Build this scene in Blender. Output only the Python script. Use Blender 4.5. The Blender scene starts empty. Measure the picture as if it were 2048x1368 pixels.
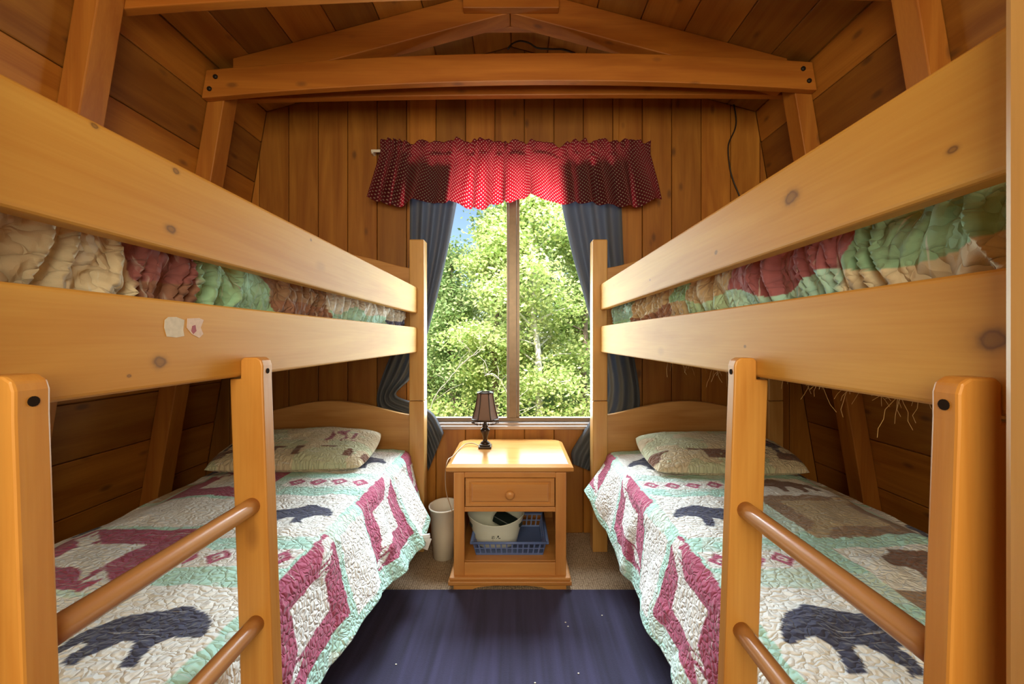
import bpy, bmesh, math, random
import numpy as np
from mathutils import Vector, Matrix
PI = math.pi
SC = bpy.context.scene
COL = SC.collection

# ------------------------------------------------------------------ camera
FPX, VX, VY, CH = 810.0, 1032.0, 677.0, 1.2      # focal length in px, vanishing point, eye height
cd = bpy.data.cameras.new('camera'); cam = bpy.data.objects.new('camera', cd); COL.objects.link(cam)
cd.sensor_width = 36; cd.lens = FPX/2048*36
cd.shift_x = -(VX-1024)/2048; cd.shift_y = (VY-684)/2048
cd.clip_start = 0.02; cd.clip_end = 300
cam.location = (0, 0, CH); cam.rotation_euler = (PI/2, 0, 0)
SC.camera = cam

# ------------------------------------------------------------------ world, sun, lamps, exposure
W = bpy.data.worlds.new('world'); SC.world = W; W.use_nodes = True
wn = W.node_tree.nodes; wl = W.node_tree.links
sky = wn.new('ShaderNodeTexSky'); sky.sky_type = 'NISHITA'; sky.sun_disc = False
sky.sun_elevation = math.radians(50); sky.sun_rotation = math.radians(200)
wl.new(sky.outputs[0], wn['Background'].inputs['Color']); wn['Background'].inputs['Strength'].default_value = 0.13

def lamp(name, kind, loc, energy, color, target=None, **kw):
    d = bpy.data.lights.new(name, kind); d.energy = energy; d.color = color
    for k, v in kw.items(): setattr(d, k, v)
    o = bpy.data.objects.new(name, d); COL.objects.link(o); o.location = loc
    if target is not None:
        o.rotation_euler = (Vector(target)-Vector(loc)).to_track_quat('-Z', 'Y').to_euler()
    return o
lamp('sun', 'SUN', (0, -10, 20), 5.2, (1.0, .95, .86), (5, 6, 0), angle=.01)
# daylight coming in at the window
lamp('window_daylight', 'AREA', (-.01, 2.62, 1.45), 25, (.88, .97, .95), (0, 0, 1.1), shape='RECTANGLE', size=1.2, size_y=1.55)
# open sky above the tree line
lamp('sky_daylight', 'AREA', (0, 5.6, 5.2), 1050, (.84, .94, 1.0), (0, 2.2, 1.2), shape='RECTANGLE', size=5.0, size_y=2.6)
# warm room lamps in the part of the room behind the camera
lamp('room_lamp', 'AREA', (0, -1.0, 1.75), 34, (1.0, .87, .58), (0, 2, 1.9), shape='RECTANGLE', size=1.7, size_y=1.3)
SC.view_settings.view_transform = 'Standard'; SC.view_settings.look = 'None'
SC.view_settings.exposure = 0.9; SC.view_settings.gamma = 1.0; SC.view_settings.use_curve_mapping = False

# ------------------------------------------------------------------ helpers
rng = np.random.default_rng(7); random.seed(7)
def at(px, py, Y): return Vector(((px-VX)/FPX*Y, Y, CH-(py-VY)/FPX*Y))

class MB:
    def __init__(s): s.bm = bmesh.new()
    def merge(s, t):
        me = bpy.data.meshes.new('tmp'); t.to_mesh(me); t.free(); s.bm.from_mesh(me); bpy.data.meshes.remove(me); return s
    def hull8(s, c, bev=.003, seg=2):               # c: 8 corners, bottom ring then top ring
        t = bmesh.new(); v = [t.verts.new(p) for p in c]
        for f in ((3,2,1,0),(4,5,6,7),(0,1,5,4),(1,2,6,5),(2,3,7,6),(3,0,4,7)): t.faces.new([v[i] for i in f])
        bmesh.ops.recalc_face_normals(t, faces=t.faces[:])
        if bev > 0: bmesh.ops.bevel(t, geom=t.edges[:], offset=bev, segments=seg, affect='EDGES', profile=.5)
        return s.merge(t)
    def box(s, x0, x1, y0, y1, z0, z1, bev=.003, seg=2, M=None):
        c = [(x0,y0,z0),(x1,y0,z0),(x1,y1,z0),(x0,y1,z0),(x0,y0,z1),(x1,y0,z1),(x1,y1,z1),(x0,y1,z1)]
        if M is not None: c = [M @ Vector(p) for p in c]
        return s.hull8(c, bev, seg)
    def prism(s, poly, mp, d0, d1, bev=.003, seg=2):   # poly of 2D points, mp(u, v, d) -> 3D
        t = bmesh.new()
        a = [t.verts.new(mp(u, v, d0)) for u, v in poly]; b = [t.verts.new(mp(u, v, d1)) for u, v in poly]
        n = len(poly); t.faces.new(a[::-1]); t.faces.new(b)
        for i in range(n): t.faces.new((a[i], a[(i+1) % n], b[(i+1) % n], b[i]))
        bmesh.ops.recalc_face_normals(t, faces=t.faces[:])
        if bev > 0:
            es = [e for e in t.edges if e.calc_face_angle(0) > .5]
            bmesh.ops.bevel(t, geom=es, offset=bev, segments=seg, affect='EDGES', profile=.5)
        return s.merge(t)
    def tube(s, pts, r, seg=8, cap=True):
        P = [Vector(p) for p in pts]; n = len(P); rings = []; bm = s.bm
        up = Vector((0, 0, 1))
        t0 = (P[1]-P[0]).normalized()
        if abs(t0.dot(up)) > .95: up = Vector((1, 0, 0))
        nx = t0.cross(up).normalized()
        for i in range(n):
            t = (P[min(i+1, n-1)]-P[max(i-1, 0)]).normalized()
            nx = (nx - t*nx.dot(t)).normalized(); ny = t.cross(nx)
            ri = r[i] if hasattr(r, '__len__') else r
            rings.append([bm.verts.new(P[i]+(nx*math.cos(2*PI*k/seg)+ny*math.sin(2*PI*k/seg))*ri) for k in range(seg)])
        for i in range(n-1):
            for k in range(seg):
                f = bm.faces.new((rings[i][k], rings[i][(k+1) % seg], rings[i+1][(k+1) % seg], rings[i+1][k])); f.smooth = True
        if cap: bm.faces.new(rings[0][::-1]); bm.faces.new(rings[-1])
        return s
    def lathe(s, prof, c, seg=24, sx=1, sy=1, caps=(True, True), rot=0, smooth=True, warp=None):
        bm = s.bm; rings = []
        for r, z in prof:
            ring = []
            for k in range(seg):
                a = rot+2*PI*k/seg; p = Vector((r*sx*math.cos(a), r*sy*math.sin(a), z))
                if warp: p = warp(p)
                ring.append(bm.verts.new(p+Vector(c)))
            rings.append(ring)
        for i in range(len(rings)-1):
            for k in range(seg):
                f = bm.faces.new((rings[i][k], rings[i][(k+1) % seg], rings[i+1][(k+1) % seg], rings[i+1][k])); f.smooth = smooth
        if caps[0]: bm.faces.new(rings[0][::-1])
        if caps[1]: bm.faces.new(rings[-1])
        return s
    def sphere(s, c, r, sx=1, sy=1, sz=1, seg=10):
        t = bmesh.new(); bmesh.ops.create_uvsphere(t, u_segments=seg, v_segments=max(5, seg*2//3), radius=r)
        for f in t.faces: f.smooth = True
        for v in t.verts: v.co = Vector((v.co.x*sx, v.co.y*sy, v.co.z*sz))+Vector(c)
        return s.merge(t)

def meta(o, label=None, cat=None, group=None, kind=None):
    if label: o['label'] = label
    if cat: o['category'] = cat
    if group: o['group'] = group
    if kind: o['kind'] = kind
    return o
def thing(name, loc, label, cat, group=None):
    o = bpy.data.objects.new(name, None); COL.objects.link(o); o.location = loc; o.empty_display_size = .05
    return meta(o, label, cat, group)
def root_loc(o):
    v = Vector((0, 0, 0))
    while o is not None: v = v+o.location; o = o.parent
    return v
def obj(name, mb, mat, parent=None, origin=None, smooth=False):
    bm = mb.bm if isinstance(mb, MB) else mb
    off = root_loc(parent) if parent is not None else Vector((0, 0, 0))
    if origin is not None: off = Vector(origin)
    bmesh.ops.translate(bm, verts=bm.verts[:], vec=-off)
    me = bpy.data.meshes.new(name); bm.to_mesh(me); bm.free()
    me.materials.append(mat)
    if smooth: me.shade_smooth()
    o = bpy.data.objects.new(name, me); COL.objects.link(o)
    if parent is not None: o.parent = parent
    elif origin is not None: o.location = origin
    return o
def grid_obj(name, V, mat, parent=None, origin=None, uv=None, colr=None, thick=0, closed_u=False):
    """V: (nu, nv, 3) array of world points"""
    nu, nv = V.shape[:2]
    off = np.array(root_loc(parent)) if parent is not None else np.zeros(3)
    if origin is not None: off = np.array(origin)
    co = (V.reshape(-1, 3)-off)
    idx = np.arange(nu*nv).reshape(nu, nv)
    if closed_u: idx = np.vstack([idx, idx[:1]])
    q = np.stack([idx[:-1, :-1], idx[1:, :-1], idx[1:, 1:], idx[:-1, 1:]], -1).reshape(-1, 4)
    me = bpy.data.meshes.new(name); me.from_pydata(co.tolist(), [], q.tolist()); me.materials.append(mat)
    if uv is not None:
        l = me.uv_layers.new(name='UVMap'); li = np.empty(len(me.loops), int); me.loops.foreach_get('vertex_index', li)
        l.data.foreach_set('uv', uv.reshape(-1, 2)[li].ravel())
    if colr is not None:
        a = me.color_attributes.new('Col', 'FLOAT_COLOR', 'POINT')
        c4 = np.ones((nu*nv, 4)); c4[:, :3] = colr.reshape(-1, 3); a.data.foreach_set('color', c4.ravel())
    me.shade_smooth()
    o = bpy.data.objects.new(name, me); COL.objects.link(o)
    if parent is not None: o.parent = parent
    elif origin is not None: o.location = origin
    if thick:
        m = o.modifiers.new('thickness', 'SOLIDIFY'); m.thickness = thick; m.offset = 0
    return o
def struct(o): o['kind'] = 'structure'; return o

def vnoise(x, y, seed=0):
    xi = np.floor(x).astype(np.int64); yi = np.floor(y).astype(np.int64); xf = x-xi; yf = y-yi
    u = xf*xf*(3-2*xf); v = yf*yf*(3-2*yf)
    def h(a, b):
        n = (a*374761393+b*668265263+seed*974711) & 0x7fffffff
        n = ((n ^ (n >> 13))*1274126177) & 0x7fffffff
        return ((n ^ (n >> 16)) & 0xffff)/65535.0
    return (h(xi, yi)*(1-u)+h(xi+1, yi)*u)*(1-v)+(h(xi, yi+1)*(1-u)+h(xi+1, yi+1)*u)*v
def fbm(x, y, seed=0, o=3):
    r = 0; a = .5; f = 1
    for i in range(o): r = r+a*vnoise(x*f, y*f, seed+i*17); a *= .5; f *= 2.03
    return r
def sstep(a, b, x):
    t = np.clip((x-a)/(b-a), 0, 1); return t*t*(3-2*t)

# ------------------------------------------------------------------ materials
def newmat(name):
    m = bpy.data.materials.new(name); m.use_nodes = True
    nt = m.node_tree; return m, nt, nt.nodes['Principled BSDF']
def node(nt, t, **kw):
    n = nt.nodes.new(t)
    for k, v in kw.items():
        if k.startswith('i_'):
            k = k[2:]; n.inputs[int(k) if k.isdigit() else k].default_value = v
        else: setattr(n, k, v)
    return n
def plain(name, c, rough=.5, metal=0, spec=.5, coat=0, bump=None, trans=0, vary=0):
    m, nt, b = newmat(name)
    b.inputs['Base Color'].default_value = (*c, 1); b.inputs['Roughness'].default_value = rough
    b.inputs['Metallic'].default_value = metal; b.inputs['Specular IOR Level'].default_value = spec
    b.inputs['Coat Weight'].default_value = coat
    tc = node(nt, 'ShaderNodeTexCoord')
    if vary:
        n = node(nt, 'ShaderNodeTexNoise', i_Scale=vary, i_Detail=4.0); nt.links.new(tc.outputs['Object'], n.inputs['Vector'])
        mx = node(nt, 'ShaderNodeMix', data_type='RGBA'); mx.inputs[6].default_value = (*[x*.75 for x in c], 1); mx.inputs[7].default_value = (*[min(1, x*1.2) for x in c], 1)
        nt.links.new(n.outputs['Fac'], mx.inputs[0]); nt.links.new(mx.outputs[2], b.inputs['Base Color'])
    if bump:
        n = node(nt, 'ShaderNodeTexNoise', i_Scale=bump[0], i_Detail=3.0); nt.links.new(tc.outputs['Object'], n.inputs['Vector'])
        bp = node(nt, 'ShaderNodeBump', i_Strength=bump[1], i_Distance=.004); nt.links.new(n.outputs['Fac'], bp.inputs['Height']); nt.links.new(bp.outputs[0], b.inputs['Normal'])
    return m
def wood(name, light, dark, axis, rough=.4, knots=.5, spec=.5, coat=0, knotcol=(.12, .045, .012), islands=.35, fig=1.0):
    m, nt, b = newmat(name); L = nt.links.new
    b.inputs['Roughness'].default_value = rough; b.inputs['Specular IOR Level'].default_value = spec
    b.inputs['Coat Weight'].default_value = coat; b.inputs['Coat Roughness'].default_value = .15
    tc = node(nt, 'ShaderNodeTexCoord'); geo = node(nt, 'ShaderNodeNewGeometry')
    off = node(nt, 'ShaderNodeVectorMath', operation='SCALE'); off.inputs[0].default_value = (13.1, 7.7, 19.3)
    L(geo.outputs['Random Per Island'], off.inputs['Scale'])
    add = node(nt, 'ShaderNodeVectorMath', operation='ADD'); L(tc.outputs['Object'], add.inputs[0]); L(off.outputs[0], add.inputs[1])
    def mapped(al, ac):
        s = [ac]*3; s['XYZ'.index(axis)] = al
        mp = node(nt, 'ShaderNodeMapping'); mp.inputs['Scale'].default_value = s; L(add.outputs[0], mp.inputs['Vector']); return mp
    n1 = node(nt, 'ShaderNodeTexNoise', i_Scale=1.0, i_Detail=5.0, i_Distortion=.8); L(mapped(1.3*fig, 13*fig).outputs[0], n1.inputs['Vector'])
    n2 = node(nt, 'ShaderNodeTexNoise', i_Scale=1.0, i_Detail=3.0); L(mapped(5, 190).outputs[0], n2.inputs['Vector'])
    r1 = node(nt, 'ShaderNodeMapRange'); r1.inputs['From Min'].default_value = .3; r1.inputs['From Max'].default_value = .72; L(n1.outputs['Fac'], r1.inputs[0])
    a1 = node(nt, 'ShaderNodeMath', operation='MULTIPLY_ADD', i_1=.55, i_2=-.18); L(n2.outputs['Fac'], a1.inputs[0])
    a2 = node(nt, 'ShaderNodeMath', operation='ADD', use_clamp=True); L(r1.outputs[0], a2.inputs[0]); L(a1.outputs[0], a2.inputs[1])
    mx = node(nt, 'ShaderNodeMix', data_type='RGBA'); mx.inputs[6].default_value = (*light, 1); mx.inputs[7].default_value = (*dark, 1); L(a2.outputs[0], mx.inputs[0])
    # knots
    vo = node(nt, 'ShaderNodeTexVoronoi', i_Scale=1.0); L(mapped(4.0, 8.5).outputs[0], vo.inputs['Vector'])
    kr = node(nt, 'ShaderNodeMapRange'); kr.inputs['From Min'].default_value = .15; kr.inputs['From Max'].default_value = .055; kr.inputs['To Max'].default_value = knots; L(vo.outputs['Distance'], kr.inputs[0])
    mk = node(nt, 'ShaderNodeMix', data_type='RGBA'); L(kr.outputs[0], mk.inputs[0]); L(mx.outputs[2], mk.inputs[6]); mk.inputs[7].default_value = (*knotcol, 1)
    # board to board variation
    hv = node(nt, 'ShaderNodeHueSaturation'); L(mk.outputs[2], hv.inputs['Color'])
    vr = node(nt, 'ShaderNodeMapRange'); vr.inputs['To Min'].default_value = 1-islands; vr.inputs['To Max'].default_value = 1+islands*.6; L(geo.outputs['Random Per Island'], vr.inputs[0]); L(vr.outputs[0], hv.inputs['Value'])
    L(hv.outputs[0], b.inputs['Base Color'])
    bp = node(nt, 'ShaderNodeBump', i_Strength=.12, i_Distance=.003); L(a2.outputs[0], bp.inputs['Height']); L(bp.outputs[0], b.inputs['Normal'])
    return m
WL, WD = (.45, .185, .025), (.28, .092, .009)           # stained cabin boarding
PL, PD = (.67, .38, .080), (.52, .235, .036)           # varnished pine of the bunks
wall_z = wood('boarding_upright', WL, WD, 'Z', .5, .75)
wall_y = wood('boarding_lengthwise', WL, WD, 'Y', .5, .75)
ceil_y = wood('ceiling_boarding', (.46, .20, .030), (.29, .10, .011), 'Y', .5, .7)
beam_x = wood('beam_wood', (.50, .18, .022), (.34, .10, .009), 'X', .5, .6, islands=.2)
beam_z = wood('stud_wood', (.46, .18, .026), (.31, .095, .010), 'Z', .5, .6, islands=.2)
pine_y = wood('pine_rail', PL, PD, 'Y', .48, .7, spec=.2, islands=.1, knotcol=(.26, .11, .03), fig=.7)
pine_z = wood('pine_post', (.62, .37, .13), (.46, .23, .06), 'Z', .35, .5, islands=.1, knotcol=(.2, .08, .025))
pine_x = wood('pine_headboard', (.60, .33, .12), (.42, .19, .05), 'X', .38, .6, islands=.1, knotcol=(.2, .08, .025))
stile_z = wood('ladder_stile_pine', (.66, .34, .08), (.47, .19, .032), 'Z', .38, .5, spec=.45, islands=.1, knotcol=(.22, .08, .02))
rung_y = wood('ladder_rung_wood', (.55, .29, .11), (.42, .19, .06), 'Y', .3, .3, spec=.6, coat=.3, islands=.1)
night_x = wood('nightstand_pine', (.60, .29, .085), (.47, .19, .045), 'X', .38, .15, islands=.1)
night_z = wood('nightstand_pine_upright', (.60, .29, .085), (.47, .19, .045), 'Z', .38, .15, islands=.1)
night_top = wood('nightstand_top_varnish', (.58, .30, .10), (.46, .20, .05), 'X', .2, .1, spec=.25, islands=.05)
hole_m = plain('dark_screw_hole', (.02, .012, .008), .9, spec=.05)
bolt_m = plain('dark_bolt', (.025, .017, .012), .5, .6)

def quilt_mat(name, sc, strength=.62):
    m, nt, b = newmat(name); L = nt.links.new
    uv = node(nt, 'ShaderNodeUVMap'); at_ = node(nt, 'ShaderNodeVertexColor', layer_name='Col')
    # worm-like quilting seams
    nw = node(nt, 'ShaderNodeTexNoise', i_Scale=38.0, i_Detail=1.0); L(uv.outputs[0], nw.inputs['Vector'])
    ws = node(nt, 'ShaderNodeVectorMath', operation='SCALE'); ws.inputs['Scale'].default_value = .035; L(nw.outputs['Color'], ws.inputs[0])
    wa = node(nt, 'ShaderNodeVectorMath', operation='ADD'); L(uv.outputs[0], wa.inputs[0]); L(ws.outputs[0], wa.inputs[1])
    mp = node(nt, 'ShaderNodeMapping'); mp.inputs['Scale'].default_value = (sc, sc*1.25, sc); L(wa.outputs[0], mp.inputs['Vector'])
    n = node(nt, 'ShaderNodeTexVoronoi', feature='DISTANCE_TO_EDGE', i_Scale=1.0); n.inputs['Randomness'].default_value = .8; L(mp.outputs[0], n.inputs['Vector'])
    s = node(nt, 'ShaderNodeMath', operation='MULTIPLY', i_1=2.2, use_clamp=True); L(n.outputs['Distance'], s.inputs[0])
    pw = node(nt, 'ShaderNodeMath', operation='POWER', i_1=.6); L(s.outputs[0], pw.inputs[0])
    w = node(nt, 'ShaderNodeTexNoise', i_Scale=900.0, i_Detail=1.0); L(uv.outputs[0], w.inputs['Vector'])
    ad = node(nt, 'ShaderNodeMath', operation='MULTIPLY_ADD', i_1=.05); L(w.outputs['Fac'], ad.inputs[0]); L(pw.outputs[0], ad.inputs[2])
    bp = node(nt, 'ShaderNodeBump', i_Strength=strength, i_Distance=.011); L(ad.outputs[0], bp.inputs['Height']); L(bp.outputs[0], b.inputs['Normal'])
    # worn print: pale streaks across the patches
    mp2 = node(nt, 'ShaderNodeMapping'); mp2.inputs['Scale'].default_value = (9, 150, 1); mp2.inputs['Rotation'].default_value = (0, 0, 1.15); L(uv.outputs[0], mp2.inputs['Vector'])
    n2 = node(nt, 'ShaderNodeTexNoise', i_Scale=1.0, i_Detail=2.0); L(mp2.outputs[0], n2.inputs['Vector'])
    r = node(nt, 'ShaderNodeMapRange'); r.inputs['From Min'].default_value = .63; r.inputs['From Max'].default_value = .70; r.inputs['To Max'].default_value = .6; L(n2.outputs['Fac'], r.inputs[0])
    mx = node(nt, 'ShaderNodeMix', data_type='RGBA'); L(r.outputs[0], mx.inputs[0]); L(at_.outputs['Color'], mx.inputs[6]); mx.inputs[7].default_value = (.75, .74, .72, 1)
    L(mx.outputs[2], b.inputs['Base Color']); b.inputs['Roughness'].default_value = .85; b.inputs['Specular IOR Level'].default_value = .25
    b.inputs['Sheen Weight'].default_value = .15
    return m
quilt_m = quilt_mat('quilted_cotton', 40)
quilt_up_m = quilt_mat('quilted_cotton_tucked', 30)
pillow_m = quilt_mat('quilted_pillow', 44, .7)
mattress_m = plain('mattress_ticking', (.6, .58, .52), .9)
panel_m = plain('bed_base_board', (.25, .15, .06), .8, vary=6)

# ------------------------------------------------------------------ room shell
CX, RIDGE, SL, KN, WY, FY = -.03, 3.0, .265, 1.51, 2.5, -1.15
KZ = RIDGE-SL*KN                                        # knee height
def half(z): return KN+.168*(KZ-z)
def clip(poly, a, b, c):                                # keep a*u+b*v <= c
    out = []
    for i in range(len(poly)):
        p, q = poly[i], poly[(i+1) % len(poly)]
        dp, dq = a*p[0]+b*p[1]-c, a*q[0]+b*q[1]-c
        if dp <= 0: out.append(p)
        if dp*dq < 0:
            t = dp/(dp-dq); out.append((p[0]+t*(q[0]-p[0]), p[1]+t*(q[1]-p[1])))
    return out
WX0, WX1, WZ0, WZ1 = -.655, .635, .66, 2.26             # window opening
def gable(poly):
    poly = clip(poly, 1, .168, CX+half(0)-.001)
    if poly: poly = clip(poly, -1, .168, -CX+half(0)-.001)
    if poly: poly = clip(poly, SL, 1, RIDGE+SL*CX)
    if poly: poly = clip(poly, -SL, 1, RIDGE-SL*CX)
    return poly
def end_wall(name, Y, sgn, window):
    mb = MB(); mp = lambda u, v, d: (u, Y+sgn*d, v)
    G = .0022; x = -.13-13*.182
    while x < 2.3:
        rects = [(x+G, x+.182-G, 0, 3.1)]
        if window:
            rects = []
            a, b = x+G, x+.182-G
            if b < WX0 or a > WX1: rects = [(a, b, 0, 3.1)]
            else:
                if a < WX0: rects.append((a, WX0, 0, 3.1)); a = WX0
                if b > WX1: rects.append((WX1, b, 0, 3.1)); b = WX1
                rects += [(a, b, 0, WZ0), (a, b, WZ1, 3.1)]
        for r in rects:
            p = gable([(r[0], r[2]), (r[1], r[2]), (r[1], r[3]), (r[0], r[3])])
            if len(p) > 2: mb.prism(p, mp, 0, .02, .0025, 1)
        x += .182
    for r in ([(-2.3, WX0, -.05, 3.1), (WX1, 2.3, -.05, 3.1), (WX0, WX1, -.05, WZ0), (WX0, WX1, WZ1, 3.1)] if window else [(-2.3, 2.3, -.05, 3.1)]):
        mb.prism([(r[0], r[2]), (r[1], r[2]), (r[1], r[3]), (r[0], r[3])], mp, .0201, .09, 0)
    return struct(obj(name, mb, wall_z))
end_wall('wall_back', WY, 1, True)
end_wall('wall_front', FY, -1, False)
def side_wall(name, s):
    mb = MB(); cz = 1/math.sqrt(1+.168**2); ln = KZ/cz
    def mp(u, v, d): z = v*cz; return (CX+s*(half(z)+d), u, z)
    G = .0022; v = ln-.19
    vs = [ln]
    while v > 0: vs.append(v); v -= .25
    vs.append(0)
    for i in range(len(vs)-1):
        if vs[i]-vs[i+1] < .02: continue
        mb.prism([(FY, vs[i+1]+G), (WY, vs[i+1]+G), (WY, vs[i]-G), (FY, vs[i]-G)], mp, 0, .02, .003, 1)
    mb.prism([(FY-.1, -.05), (WY+.09, -.05), (WY+.09, ln+.06), (FY-.1, ln+.06)], mp, .0201, .08, 0)
    return struct(obj(name, mb, wall_y))
side_wall('wall_left', -1); side_wall('wall_right', 1)
mb = MB()
for s in (-1, 1):
    def mp(u, v, d, s=s): return (CX+s*v, u, RIDGE-SL*v+d)
    v = 0
    while v < KN:
        v1 = min(v+.222, KN)
        if v1-v > .01: mb.prism([(FY, v+.002), (WY, v+.002), (WY, v1-.002), (FY, v1-.002)], mp, 0, .02, .003, 1)
        v = v1
    mb.prism([(FY-.1, 0), (WY+.09, 0), (WY+.09, KN+.1), (FY-.1, KN+.1)], mp, .0201, .08, 0)
struct(obj('ceiling', mb, ceil_y))

# carpet floor
m, nt, b = newmat('beige_loop_carpet'); L = nt.links.new
tc = node(nt, 'ShaderNodeTexCoord'); vo = node(nt, 'ShaderNodeTexVoronoi', i_Scale=95.0); vo.inputs['Randomness'].default_value = .35; L(tc.outputs['Object'], vo.inputs['Vector'])
rp = node(nt, 'ShaderNodeMapRange'); rp.inputs['From Max'].default_value = .75; rp.inputs['To Min'].default_value = 1; rp.inputs['To Max'].default_value = 0; L(vo.outputs['Distance'], rp.inputs[0])
mx = node(nt, 'ShaderNodeMix', data_type='RGBA'); mx.inputs[6].default_value = (.20, .13, .075, 1); mx.inputs[7].default_value = (.62, .47, .33, 1); L(rp.outputs[0], mx.inputs[0]); L(mx.outputs[2], b.inputs['Base Color'])
bp = node(nt, 'ShaderNodeBump', i_Strength=.8, i_Distance=.006); L(rp.outputs[0], bp.inputs['Height']); L(bp.outputs[0], b.inputs['Normal']); b.inputs['Roughness'].default_value = .95
mb = MB().box(-2.2, 2.2, FY-.1, WY+.09, -.06, 0, 0)
struct(obj('floor', mb, m))

# ------------------------------------------------------------------ window
frame_m = plain('bronze_aluminium_frame', (.24, .17, .12), .35, .3, vary=30)
sill_m = plain('grey_aluminium_sill', (.42, .33, .30), .35, .3)
jamb_m = wood('window_jamb_pine', (.62, .34, .12), (.5, .22, .06), 'Z', .4, .2)
win = thing('window_1', (-.01, WY, WZ0), None, None); struct(win)
mb = MB()
mb.box(WX0, WX0+.012, WY+.002, WY+.088, WZ0, WZ1, .001).box(WX1-.012, WX1, WY+.002, WY+.088, WZ0, WZ1, .001).box(WX0+.012, WX1-.012, WY+.002, WY+.088, WZ1-.012, WZ1, .001)
obj('window_jamb', mb, jamb_m, win)
F0, F1 = WY+.035, WY+.07
mb = MB()
mb.box(WX0+.012, WX0+.045, F0, F1, WZ0+.02, WZ1-.012).box(WX1-.045, WX1-.012, F0, F1, WZ0+.02, WZ1-.012)
mb.box(WX0+.045, WX1-.045, F0, F1, WZ0+.02, WZ0+.045).box(WX0+.045, WX1-.045, F0, F1, WZ1-.045, WZ1-.012)
obj('window_frame', mb, frame_m, win)
mb = MB(); mb.box(-.046, .004, F0-.012, F1, WZ0+.045, WZ1-.045, .003).box(.004, .022, F0+.008, F1, WZ0+.045, WZ1-.045, .002).box(-.058, -.046, F0+.002, F1, WZ0+.045, WZ1-.045, .002)
obj('mullion', mb, frame_m, win)
mb = MB(); mb.box(WX0-.01, WX1+.01, WY-.022, WY-.001, WZ0-.018, WZ0+.004, .003).box(WX0+.012, WX1-.012, WY-.001, WY+.088, WZ0+.001, WZ0+.018, .002)
obj('window_sill', mb, sill_m, win)
gm = bpy.data.materials.new('window_glass'); gm.use_nodes = True; nt = gm.node_tree; nt.nodes.remove(nt.nodes['Principled BSDF'])
fr = node(nt, 'ShaderNodeFresnel', i_IOR=1.12); tr = node(nt, 'ShaderNodeBsdfTransparent'); gl = node(nt, 'ShaderNodeBsdfGlossy', i_Roughness=.02); ms = node(nt, 'ShaderNodeMixShader')
tr.inputs[0].default_value = (.97, .985, .98, 1)
nt.links.new(fr.outputs[0], ms.inputs[0]); nt.links.new(tr.outputs[0], ms.inputs[1]); nt.links.new(gl.outputs[0], ms.inputs[2]); nt.links.new(ms.outputs[0], nt.nodes['Material Output'].inputs[0])
for a, b_ in ((WX0+.045, -.058), (.022, WX1-.045)):
    obj('window_pane', MB().box(a, b_, F0+.014, F0+.018, WZ0+.045, WZ1-.045, 0), gm, win)

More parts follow.
